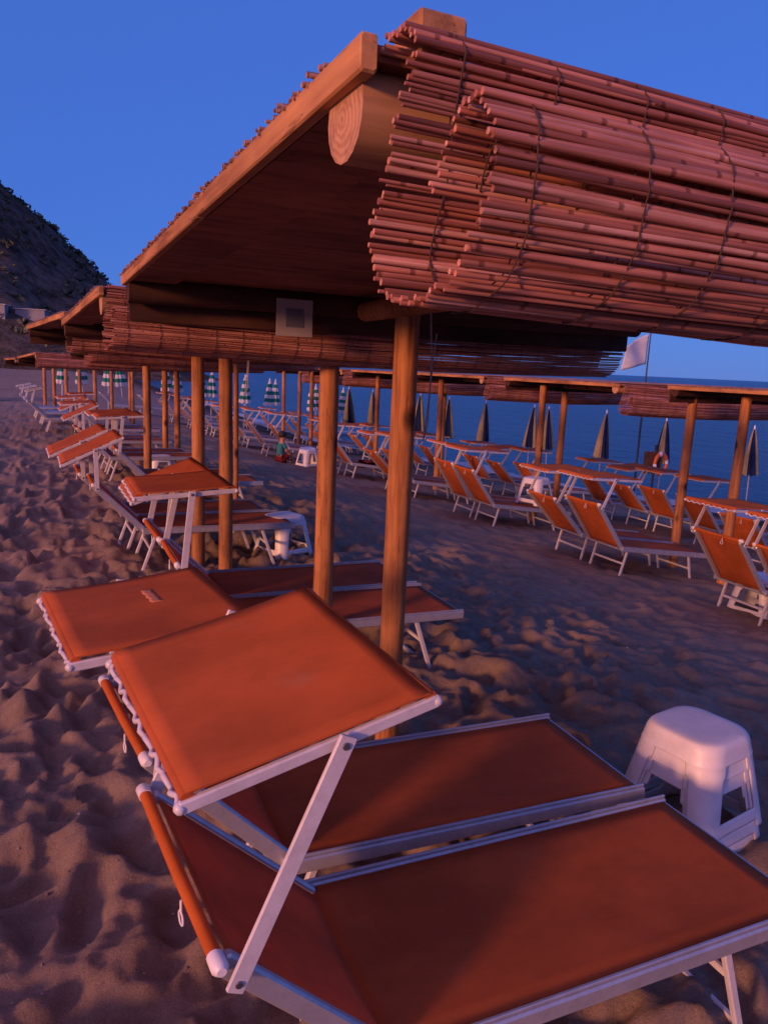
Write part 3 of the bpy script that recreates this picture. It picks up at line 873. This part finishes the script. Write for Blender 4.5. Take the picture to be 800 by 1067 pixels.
# first seaward row, backs towards us
rl = [(5.62, 3.78, 'r', 'orange lounger cut by the right frame edge, only its shade showing'),
      (5.60, 4.42, 'r', 'orange lounger at the right edge with plastic stools under its raised back'),
      (5.36, 5.97, 'r', 'orange lounger left of the nearest seaward post, nearer of its pair'),
      (5.36, 6.62, 'q', 'orange lounger left of the nearest seaward post, farther of its pair'),
      (5.38, 8.50, 'r', 'orange lounger with a white stool standing on its seat'),
      (5.38, 9.12, 'p', 'orange lounger beside the one carrying a white stool, on its far side'),
      (5.36, 10.90, 'r', 'orange lounger of the fourth seaward pair, just right of the nearest pine post'),
      (5.32, 11.50, 'q', 'orange lounger of the fourth seaward pair, its back behind the pine post'),
      (5.26, 13.40, 'r', 'orange lounger of the fifth seaward pair, beside the far white stool'),
      (5.18, 14.00, 'p', 'orange lounger of the fifth seaward pair, farther one'),
      (4.80, 16.0, 's', 'orange lounger right behind the sitting child'),
      (4.45, 16.7, 's', 'orange lounger left of the sitting child with back raised'),
      (4.5, 18.8, 'r', 'orange lounger of the seventh seaward pair, nearer one'),
      (4.4, 19.4, 'q', 'orange lounger of the seventh seaward pair, farther one'),
      (4.3, 22.0, 's', 'far small orange lounger between two posts, nearer of its pair'),
          (4.2, 22.6, 's', 'far small orange lounger between two posts, farther of its pair'),
          (4.3, 24.8, 'q', 'tiny orange lounger of the ninth seaward pair, nearer one'), (4.2, 25.4, 's', 'tiny orange lounger of the ninth seaward pair, farther one'),
          (4.1, 27.4, 'p', 'tiny orange lounger of the tenth seaward pair, nearer one'), (4.0, 28.0, 's', 'tiny orange lounger of the tenth seaward pair, farther one')]
for x, y, var, lab in rl:
    lounger(var, x, y, lab, GR, R(random.uniform(-2, 2)), 0)
sl_ = [(8.15, 6.45, 'n', 'orange lounger by the water left of the far right umbrella, seen behind the post'),
       (8.75, 7.75, 's', 'orange lounger by the water just right of the nearest seaward post'),
       (8.95, 8.78, 's', 'orange lounger by the water left of the nearest seaward post, nearer'),
       (9.0, 9.50, 't', 'orange lounger by the water below the lifebuoy'),
       (9.0, 10.35, 's', 'orange lounger by the water just left of the lifebuoy'),
       (8.7, 12.0, 's', 'orange lounger by the water behind the stool on the seat, right one of three'),
       (8.5, 12.65, 't', 'orange lounger by the water behind the stool on the seat, middle of three'),
       (8.3, 13.3, 's', 'orange lounger by the water behind the stool on the seat, left of three'),
       (8.2, 15.2, 's', 'orange lounger by the water just left of the thin seaward post'),
       (8.1, 15.9, 't', 'orange lounger by the water just right of the nearest pine post'),
       (8.0, 18.2, 's', 'far orange lounger by the water, nearer of a pair'),
       (7.9, 18.9, 't', 'far orange lounger by the water, farther of a pair'),
       (7.8, 21.5, 's', 'tiny orange lounger by the water behind the white stool, nearer'),
       (7.9, 24.4, 's', 'tiny orange lounger by the water below the striped umbrellas, nearer of a pair'), (7.8, 25.1, 't', 'tiny orange lounger by the water below the striped umbrellas, farther of a pair'),
       (7.6, 27.4, 's', 'last tiny orange lounger by the water, close to the striped umbrellas'),
       (7.7, 22.2, 's', 'tiny orange lounger by the water behind the white stool, farther'),
       (9.6, 6.3, 'v', 'plain white lounger by the water behind the rightmost post')]
for x, y, var, lab in sl_:
    lounger(var, x, y, lab, GS, R(random.uniform(-3, 3)), 0)

# ------------------------------------------------------------------ plastic stools
def make_stool():
    M = MB()
    H = .445; per = []          # outline points of a unit rounded square (side index, t)
    def sq(half, r, n=9, c=5):
        pts = []
        for k in range(4):
            a0 = k * math.pi / 2
            ca, sa = math.cos(a0), math.sin(a0)
            for i in range(n):
                t = -1 + 2 * i / (n - 1)
                p = (half, t * (half - r)); pts.append((p[0] * ca - p[1] * sa, p[0] * sa + p[1] * ca))
            for i in range(1, c):
                a = (math.pi / 2) * i / c
                p = (half - r + r * math.cos(a), half - r + r * math.sin(a)); pts.append((p[0] * ca - p[1] * sa, p[0] * sa + p[1] * ca))
        return pts
    n, c = 17, 5; per_side = n + c - 1
    levels = [0, .018, .035, .065, .095, .14, .19, .24, .285, .32, .338, .346, .354, .364, .38, .40, .415, .430, .438]
    rings = []
    for z in levels:
        half = .200 - .055 * (z / H); r = .060 + .02 * z / H
        if z > .42: half -= .006 * ((z - .42) / .017)
        if .340 < z < .356: half += .0015
        rings.append([(x, y, z) for x, y in sq(half, r, n, c)])
    half = rings[-1]
    top = [(x * .90, y * .90, H) for x, y, z in half]
    top2 = [(x * .4, y * .4, H - .001) for x, y, z in half]
    cnt = len(rings[0]); vs = [p for r in rings for p in r]; fs = []
    for i in range(len(levels) - 1):
        zm = (levels[i] + levels[i + 1]) / 2
        for j in range(cnt):
            s = j % per_side
            cut = False
            if s < n - 1:
                t = abs((s + .5) / (n - 1) * 2 - 1)
                if .09 < zm < .346 and t < (.84 if zm < .30 else .80 if zm < .335 else .72): cut = True
                if zm < .035 and t < .85: cut = True
            if not cut:
                k = (j + 1) % cnt; fs.append((i * cnt + j, i * cnt + k, (i + 1) * cnt + k, (i + 1) * cnt + j))
    b = len(vs); vs += top + top2
    li = (len(levels) - 1) * cnt
    for j in range(cnt):
        k = (j + 1) % cnt
        fs.append((li + j, li + k, b + k, b + j)); fs.append((b + j, b + k, b + cnt + k, b + cnt + j))
    fs.append(tuple(b + cnt + j for j in range(cnt)))
    used = sorted({i for f in fs for i in f}); mp = {a: q for q, a in enumerate(used)}
    M.add([vs[i] for i in used], [tuple(mp[i] for i in f) for f in fs], 0, True)
    o = M.build('plastic_stool', PLASTIC)
    md = o.modifiers.new('solid', 'SOLIDIFY'); md.thickness = .005; md.offset = -1; md.edge_crease_rim = .85; md.edge_crease_inner = .5; md.edge_crease_outer = .5
    md = o.modifiers.new('sub', 'SUBSURF'); md.levels = 1; md.render_levels = 1
    return o
STOOL = None
def stool(x, y, z, rz, label, group=None, up=True, mat=None):
    global STOOL
    if STOOL is None: o = STOOL = make_stool()
    else: o = STOOL.copy(); link(o)
    o.location = (x, y, z); o.rotation_euler = (0, 0, rz)
    if not up: o.rotation_euler = (math.pi, 0, rz); o.location.z = z + .445
    return tag(o, label, 'stool', group)
GST = 'white plastic stools on the sand'
zz = g(2.16, 1.99) - .015
for k, lab in enumerate(('lowest white plastic stool of the near stack beside the loungers', 'middle white plastic stool of the near stack beside the loungers', 'topmost white plastic stool of the near stack beside the loungers')):
    stool(2.29, 2.01, zz - .03 + .058 * k, R(10) + .01 * k, lab, GST).scale = (1.08, 1.08, .83)
stool(1.97, 6.66, g(1.97, 6.66) - .01, R(25), 'single white plastic stool on the sand at the foot of the left loungers', GST)
stool(1.52, 11.7, g(1.5, 11.7) - .01, R(10), 'small white plastic stool between the thin left posts', GST)
stool(5.0, 15.2, g(5.0, 15.2) - .01, R(15), 'white plastic stool standing beside the sitting child', GST)
stool(5.22, 15.9, g(5.22, 15.9) - .01, R(5), 'white plastic stool half hidden behind the one beside the child', GST)
stool(6.30, 8.85, g(6.30, 8.85) + ZS + .01, R(20), 'white plastic stool standing on an orange lounger seat', GST)
stool(6.02, 4.80, g(6.0, 4.8) - .01, R(12), 'white plastic stool under the raised back at the right edge, left one', GST)
stool(6.05, 4.42, g(6.0, 4.4) - .01, R(-8), 'white plastic stool under the raised back at the right edge, right one', GST)

# ------------------------------------------------------------------ closed umbrellas
def make_umbrella(c1, c2, top, bot, rad, stripes=False):
    root = empty('closed_umbrella')
    M = MB(); M.tube([(0, 0, -.4), (0, 0, top + .06)], .019, 10); M.build('pole', METAL, root)
    M = MB(); n = 48; rings = []; NL = 14
    for i in range(NL + 1):
        t = i / NL; z = top - (top - bot) * t
        ring = []
        for k in range(n):
            a = 2 * math.pi * k / n
            fold = .5 + .5 * math.cos(8 * a)
            r = (.022 + rad * t ** .8 * (1 - .12 * t)) * (.62 + .38 * fold)
            tw = a + .35 * t
            ring.append((r * math.cos(tw), r * math.sin(tw), z + (.03 * math.cos(8 * a) if i == NL else 0)))
        rings.append(ring)
    b = 0; vs = [p for r in rings for p in r]
    for i in range(NL):
        for k in range(n):
            q = (k + 1) % n
            if stripes: mi = (i // 2) % 2
            else: mi = ((k + 3) // 12) % 2
            M.add([], [])
            M.f.append((i * n + k, (i + 1) * n + k, (i + 1) * n + q, i * n + q)); M.m.append(mi); M.sm.append(True)
    M.v += vs
    M.build('canopy', [c1, c2], root)
    M = MB(); M.tube([(0, 0, top), (0, 0, top + .05), (0, 0, top + .09)], [.02, .022, .006], 8); M.build('finial', PLASTIC, root)
    return root
UP = {}
def umbrella(kind, x, y, label, group, rz, scale=1.0):
    if kind not in UP:
        o = UP[kind] = make_umbrella(DARKCLOTH_NAVY, TAN, 1.98, .88, .21) if kind == 'navy' else make_umbrella(WHITE_C, GREEN, 2.05, 1.02, .26, True)
    else: o = copy_tree(UP[kind])
    o.location = (x, y, g(x, y)); o.rotation_euler = (R(random.uniform(-3.5, 3.5)), R(random.uniform(-4.5, 4.5)), rz); o.scale = (scale,) * 3
    return tag(o, label, 'umbrella', group)
GU = 'closed navy and tan umbrellas by the water'
ul = [(15.4, 13.0, 'furled navy and tan umbrella at the right edge of the view', .3), (14.4, 14.9, 'furled navy and tan umbrella just right of the lifebuoy', 1.5),
      (12.5, 15.0, 'furled navy and tan umbrella left of the lifebuoy and flagpole', .9), (12.6, 17.3, 'furled navy and tan umbrella between the two posts of the second seaward hut', .6),
      (12.15, 17.6, 'dark furled umbrella just left of the second seaward hut post', .0), (11.5, 19.0, 'furled navy and tan umbrella above the stool on the lounger', 1.1),
      (10.4, 19.1, 'furled navy and tan umbrella between the third hut posts', .4), (9.5, 19.2, 'furled navy umbrella just right of the nearest pine post', .2),
      (9.38, 22.0, 'furled umbrella just left of the nearest pine post', 1.2), (8.62, 22.1, 'furled umbrella right of the second pine post', .8)]
for x, y, lab, rz in ul: umbrella('navy', x, y, lab, GU, rz)
GG = 'closed green and white striped umbrellas'
gl = [(7.15, 30.0, 'far left of the first group past the post'), (7.55, 31.5, 'second of the first group past the post'), (8.3, 30.6, 'beside the thin white pole'), (8.9, 31.8, 'above the sitting child'),
      (10.2, 30.4, 'left of the tight cluster of three'), (10.5, 31.0, 'middle of the tight cluster of three'), (10.9, 30.8, 'right of the tight cluster of three'), (11.8, 31.4, 'close beside the second pine post'),
      (5.6, 30.2, 'left one between the two thick left posts'), (6.1, 31.3, 'right one between the two thick left posts'), (4.3, 30.5, 'left of the thin twin posts'), (4.9, 31.8, 'between the thin twin posts'), (2.7, 31.0, 'behind the low far shades, right'),
      (2.1, 30.4, 'behind the low far shades, left'), (1.3, 31.4, 'behind the farthest hut posts, right'), (.5, 30.8, 'behind the farthest hut posts, left')]
for i, (x, y, lab) in enumerate(gl): umbrella('green', x, y, 'green and white striped furled umbrella ' + lab, GG, i * .7, 1.0)
# far white loungers beneath the green umbrellas
fl = [(2.2, 30.2), (3.6, 30.6), (5.2, 30.0), (6.3, 30.3), (7.4, 29.4), (9.4, 29.8), (10.8, 29.6)]
for i, (x, y) in enumerate(fl):
    lounger('v', x, y, 'small bare white lounger below the green umbrellas, ' + ['first', 'second', 'third', 'fourth', 'fifth', 'sixth', 'seventh'][i] + ' from the left', 'white loungers below the green umbrellas', R(random.uniform(-6, 6)))

# ------------------------------------------------------------------ flag with pole, lifebuoy stand
fx, fy = 13.7, 15.0; fz = g(fx, fy)
e = empty('flagpole', (fx, fy, fz), 0, 'tall thin dark flagpole by the water, seen above the seaward roofs', 'flagpole')
M = MB(); M.tube([(0, 0, -.4), (0, 0, 2), (.005, 0, 4.10)], [.028, .024, .014], 8); M.build('pole', IRON, e)
M = MB()
def flagf(s, t):
    x = -.04 - .74 * s; z = 4.05 - .74 * t - .30 * s + .16 * s * t - .05 * s * s
    return (x, .07 * math.sin(5 * s + 2 * t) * (0.2 + s), z)
M.sheet(flagf, 16, 10, .003); M.build('flag', WHITE_C, e)
e = empty('lifebuoy_stand', (14.05, 14.75, g(14.05, 14.75)), R(-20), 'dark post with a board and orange lifebuoy beside the flagpole', 'lifebuoy stand')
M = MB(); M.tube([(0, 0, -.3), (0, 0, 1.35)], .03, 8); M.build('post', IRON, e)
M = MB(); M.box(-.30, .14, -.05, -.032, .62, 1.18, b=.004); M.build('board', mat_wood('dark_board', (.07, .035, .02), (.12, .06, .035), (3, 3, 3), False), e)
M = MB(); c = Vector((.12, -.10, .88)); nR = 32
vs = []; 
for i in range(nR):
    a = 2 * math.pi * i / nR
    for k in range(10):
        q = 2 * math.pi * k / 10; rr_ = .215 + .058 * math.cos(q)
        vs.append((c.x + rr_ * math.cos(a) * .8, c.y + .05 * math.sin(q) + .05 * math.cos(a), c.z + rr_ * math.sin(a) * 1.15))
M.v += vs
for i in range(nR):
    for k in range(10):
        M.f.append((i * 10 + k, ((i + 1) % nR) * 10 + k, ((i + 1) % nR) * 10 + (k + 1) % 10, i * 10 + (k + 1) % 10)); M.m.append(1 if (i % 8) < 2 else 0); M.sm.append(True)
M.build('lifebuoy', [mat_plastic('buoy_orange', (.62, .13, .04)), PLASTIC], e)

# ------------------------------------------------------------------ sitting child
def skin_obj(name, verts, edges, radii, mat, parent=None, sub=2, root=0):
    me = bpy.data.meshes.new(name); me.from_pydata(verts, edges, []); me.materials.append(mat)
    o = bpy.data.objects.new(name, me); link(o, parent)
    md = o.modifiers.new('skin', 'SKIN'); md.use_smooth_shade = True
    for i, r in enumerate(radii):
        sv = me.skin_vertices[0].data[i]; sv.radius = (r, r) if not isinstance(r, tuple) else r; sv.use_root = (i == root)
    s = o.modifiers.new('sub', 'SUBSURF'); s.levels = sub; s.render_levels = sub
    return o
SKIN = mat_plastic('skin', (.42, .22, .15), .6); HAIR = mat_plastic('dark_hair', (.018, .012, .01), .7)
TEAL = mat_fabric('teal_cotton', (.04, .22, .26), (.06, .30, .34), (.1, .3, .35)); REDC = mat_fabric('dark_red_cotton', (.22, .02, .03), (.3, .04, .05), (.2, .05, .05))
cx_, cy_ = 4.50, 15.55
ch = empty('person', (cx_, cy_, g(cx_, cy_) - .01), R(20), 'small child sitting on the sand in a teal shirt, knees drawn up', 'person')
vv = [(0, 0, .09), (-.01, 0, .20), (.01, 0, .32), (.02, 0, .40), (.035, 0, .45), (.045, 0, .53), (.055, 0, .60),          # 0-6 spine, neck, head
      (.03, -.075, .085), (.22, -.085, .22), (.25, -.075, .04), (.33, -.075, .02),                                    # 7-10 right leg
      (.03, .075, .085), (.24, .09, .20), (.27, .08, .04), (.35, .08, .02),                                           # 11-14
      (.015, -.11, .375), (.05, -.15, .26), (.17, -.11, .20), (.22, -.09, .225),                                       # 15-18
      (.015, .11, .375), (.04, .16, .26), (.15, .13, .19), (.215, .10, .215)]
ee = [(0, 1), (1, 2), (2, 3), (3, 4), (4, 5), (5, 6), (0, 7), (7, 8), (8, 9), (9, 10), (0, 11), (11, 12), (12, 13), (13, 14), (3, 15), (15, 16), (16, 17), (17, 18), (3, 19), (19, 20), (20, 21), (21, 22)]
rad = [.085, .078, .082, .06, .038, .078, .07, .06, .042, .032, .026, .06, .042, .032, .026, .034, .028, .022, .02, .034, .028, .022, .02]
skin_obj('body', vv, ee, rad, SKIN, ch)
skin_obj('shirt', [(0, 0, .13), (-.01, 0, .20), (.01, 0, .32), (.02, 0, .395), (.015, -.115, .375), (.035, -.145, .295), (.015, .115, .375), (.03, .15, .295)],
         [(0, 1), (1, 2), (2, 3), (3, 4), (4, 5), (3, 6), (6, 7)], [.098, .09, .092, .062, .043, .04, .043, .04], TEAL, ch)
skin_obj('shorts', [(0, 0, .085), (.03, -.075, .09), (.15, -.083, .17), (.03, .075, .09), (.16, .085, .165)], [(0, 1), (1, 2), (0, 3), (3, 4)], [.094, .068, .058, .068, .058], REDC, ch)
M = MB(); M.ball((.035, 0, .59), .088, 0, 16, 10, (1, .95, .95)); M.build('hair', HAIR, ch)
M = MB(); M.ball((.118, -.03, .565), .010, 0); M.ball((.118, .03, .565), .010, 0); M.build('eyes', HAIR, ch)
M = MB(); M.tube([(.115, 0, .555), (.137, 0, .53), (.12, 0, .525)], [.008, .012, .008], 8); M.build('nose', SKIN, ch)
# dark red towel and bag on a seaward lounger
M = MB()
M.sheet(lambda s, t: (5.62 + .55 * s, 13.46 + .5 * t, g(5.8, 13.7) + ZS + .03 + .012 * math.sin(7 * s + 3 * t) - (.16 * max(0, t - .85) / .15 if t > .85 else 0)), 16, 16, .012)
o = M.build('towel', REDC); tag(o, 'dark red towel spread on the lounger behind the white stool by the child', 'towel')
# pebbles / scraps near the left loungers
for i, (x, y, s, lab) in enumerate([(.42, 4.75, .03, 'pale scrap of paper on the sand behind the second nearest shade'), (1.9, 5.1, .022, 'small pale scrap lying on the dark sand between the rows')]):
    M = MB(); M.sheet(lambda a, b_: (s * 2 * (a - .5), s * 1.4 * (b_ - .5), .012 + s * .35 * math.sin(5 * a) * math.cos(4 * b_)), 6, 6, .002)
    o = M.build('paper_scrap', PLASTIC, loc=(x, y, g(x, y) + .015)); tag(o, lab, 'litter')

# tiny white boat on the horizon
e = empty('boat', (640, 900, SEA_Z), R(40), 'tiny white boat far out near the horizon right of the flag', 'boat')
M = MB(); M.loft([[(-9, -1.6, 1.6), (-9, 1.6, 1.6), (-8.5, 1.2, -.3), (-8.5, -1.2, -.3)], [(0, -2.4, 1.7), (0, 2.4, 1.7), (0, 1.8, -.4), (0, -1.8, -.4)], [(9.5, -.2, 2.5), (9.5, .2, 2.5), (8.5, .1, -.2), (8.5, -.1, -.2)]], 0, False); M.build('hull', PLASTIC, e)
M = MB(); M.box(-5, 2, -1.5, 1.5, 1.7, 4.4); M.box(-3, 0, -1.2, 1.2, 4.4, 6); M.build('cabin', PLASTIC, e)

# ------------------------------------------------------------------ sky and sun
SUN_EL = 10.0
SUN_AZ_FROM = math.atan2(-.90, -.42)      # light comes from the land side, a little behind the viewer
W = bpy.data.worlds.new('World'); S.world = W; W.use_nodes = True
nt = W.node_tree; bg = nt.nodes['Background']
sky = nt.nodes.new('ShaderNodeTexSky'); sky.sky_type = 'NISHITA'; sky.sun_disc = False
sky.sun_elevation = R(SUN_EL)
sx, sy = -.90, -.42
sky.sun_rotation = math.atan2(sx, sy)
sky.air_density = 1.0; sky.dust_density = 0.1; sky.ozone_density = 6.0
tint = mixc(nt, 1.0, sky.outputs[0], (.10, .115, .20), 'MULTIPLY')
hs = mixc(nt, .22, (.060, .154, .60), tint)                       # deep, nearly even dusk blue
# afterglow of the sunset on the landward side, behind the viewer
tc = nt.nodes.new('ShaderNodeTexCoord')
dt = nt.nodes.new('ShaderNodeVectorMath'); dt.operation = 'DOT_PRODUCT'
gv = Vector((sx, sy, .55)).normalized(); dt.inputs[1].default_value = gv
nt.links.new(tc.outputs['Generated'], dt.inputs[0])
mx = N(nt, 'ShaderNodeMath', operation='MAXIMUM'); mx.inputs[1].default_value = 0; nt.links.new(dt.outputs['Value'], mx.inputs[0])
pw = N(nt, 'ShaderNodeMath', operation='POWER'); pw.inputs[1].default_value = 3.0; nt.links.new(mx.outputs[0], pw.inputs[0])
glow = mixc(nt, pw.outputs[0], (0, 0, 0), (.80, .27, .14))
hs = mixc(nt, 1.0, hs, glow, 'ADD')
ml = N(nt, 'ShaderNodeVectorMath', operation='SCALE'); ml.inputs['Scale'].default_value = 10.0
nt.links.new(hs, ml.inputs[0])
nt.links.new(ml.outputs[0], bg.inputs[0]); bg.inputs[1].default_value = .10
L = bpy.data.lights.new('sun', 'SUN'); L.energy = 3.1; L.angle = R(8); L.color = (1, .40, .20)
so = bpy.data.objects.new('sun', L); link(so)
dirv = Vector((-sx, -sy, -math.tan(R(SUN_EL)) * math.hypot(sx, sy)))
so.rotation_euler = dirv.to_track_quat('-Z', 'Y').to_euler(); so.location = (-6, -4, 8)

# ------------------------------------------------------------------ camera
H_EYE = 1.75
f_px, roll, hy, vpx = 790., 2.6, 379.5, 47.
cx, cy = 400, 533.5
p = math.atan((cy - hy) * math.cos(R(roll)) / f_px); r = R(roll)
down = np.array([0, math.cos(p), math.sin(p)])
down = np.array([[math.cos(r), -math.sin(r), 0], [math.sin(r), math.cos(r), 0], [0, 0, 1]]) @ down
up = -down
yv = cy + (-(vpx - cx) * up[0] - f_px * up[2]) / up[1]
u = np.array([vpx - cx, yv - cy, f_px]); u /= np.linalg.norm(u)
v = np.cross(u, up)
if v[0] < 0: v = -v
Mw = np.stack([v, u, up])          # image axes (right, down, forward) -> world
right = Mw[:, 0]; upc = -Mw[:, 1]; back = -Mw[:, 2]
cam = bpy.data.cameras.new('camera'); co = bpy.data.objects.new('camera', cam); link(co)
co.matrix_world = Matrix(((right[0], upc[0], back[0], 0), (right[1], upc[1], back[1], 0), (right[2], upc[2], back[2], H_EYE), (0, 0, 0, 1)))
cam.sensor_fit = 'VERTICAL'; cam.sensor_height = 32.0; cam.lens = 32.0 * f_px / 1067
cam.clip_start = .05; cam.clip_end = 30000
S.camera = co
S.view_settings.view_transform = 'Standard'; S.view_settings.look = 'None'; S.view_settings.gamma = 1; S.view_settings.use_curve_mapping = False
S.view_settings.exposure = 0.06
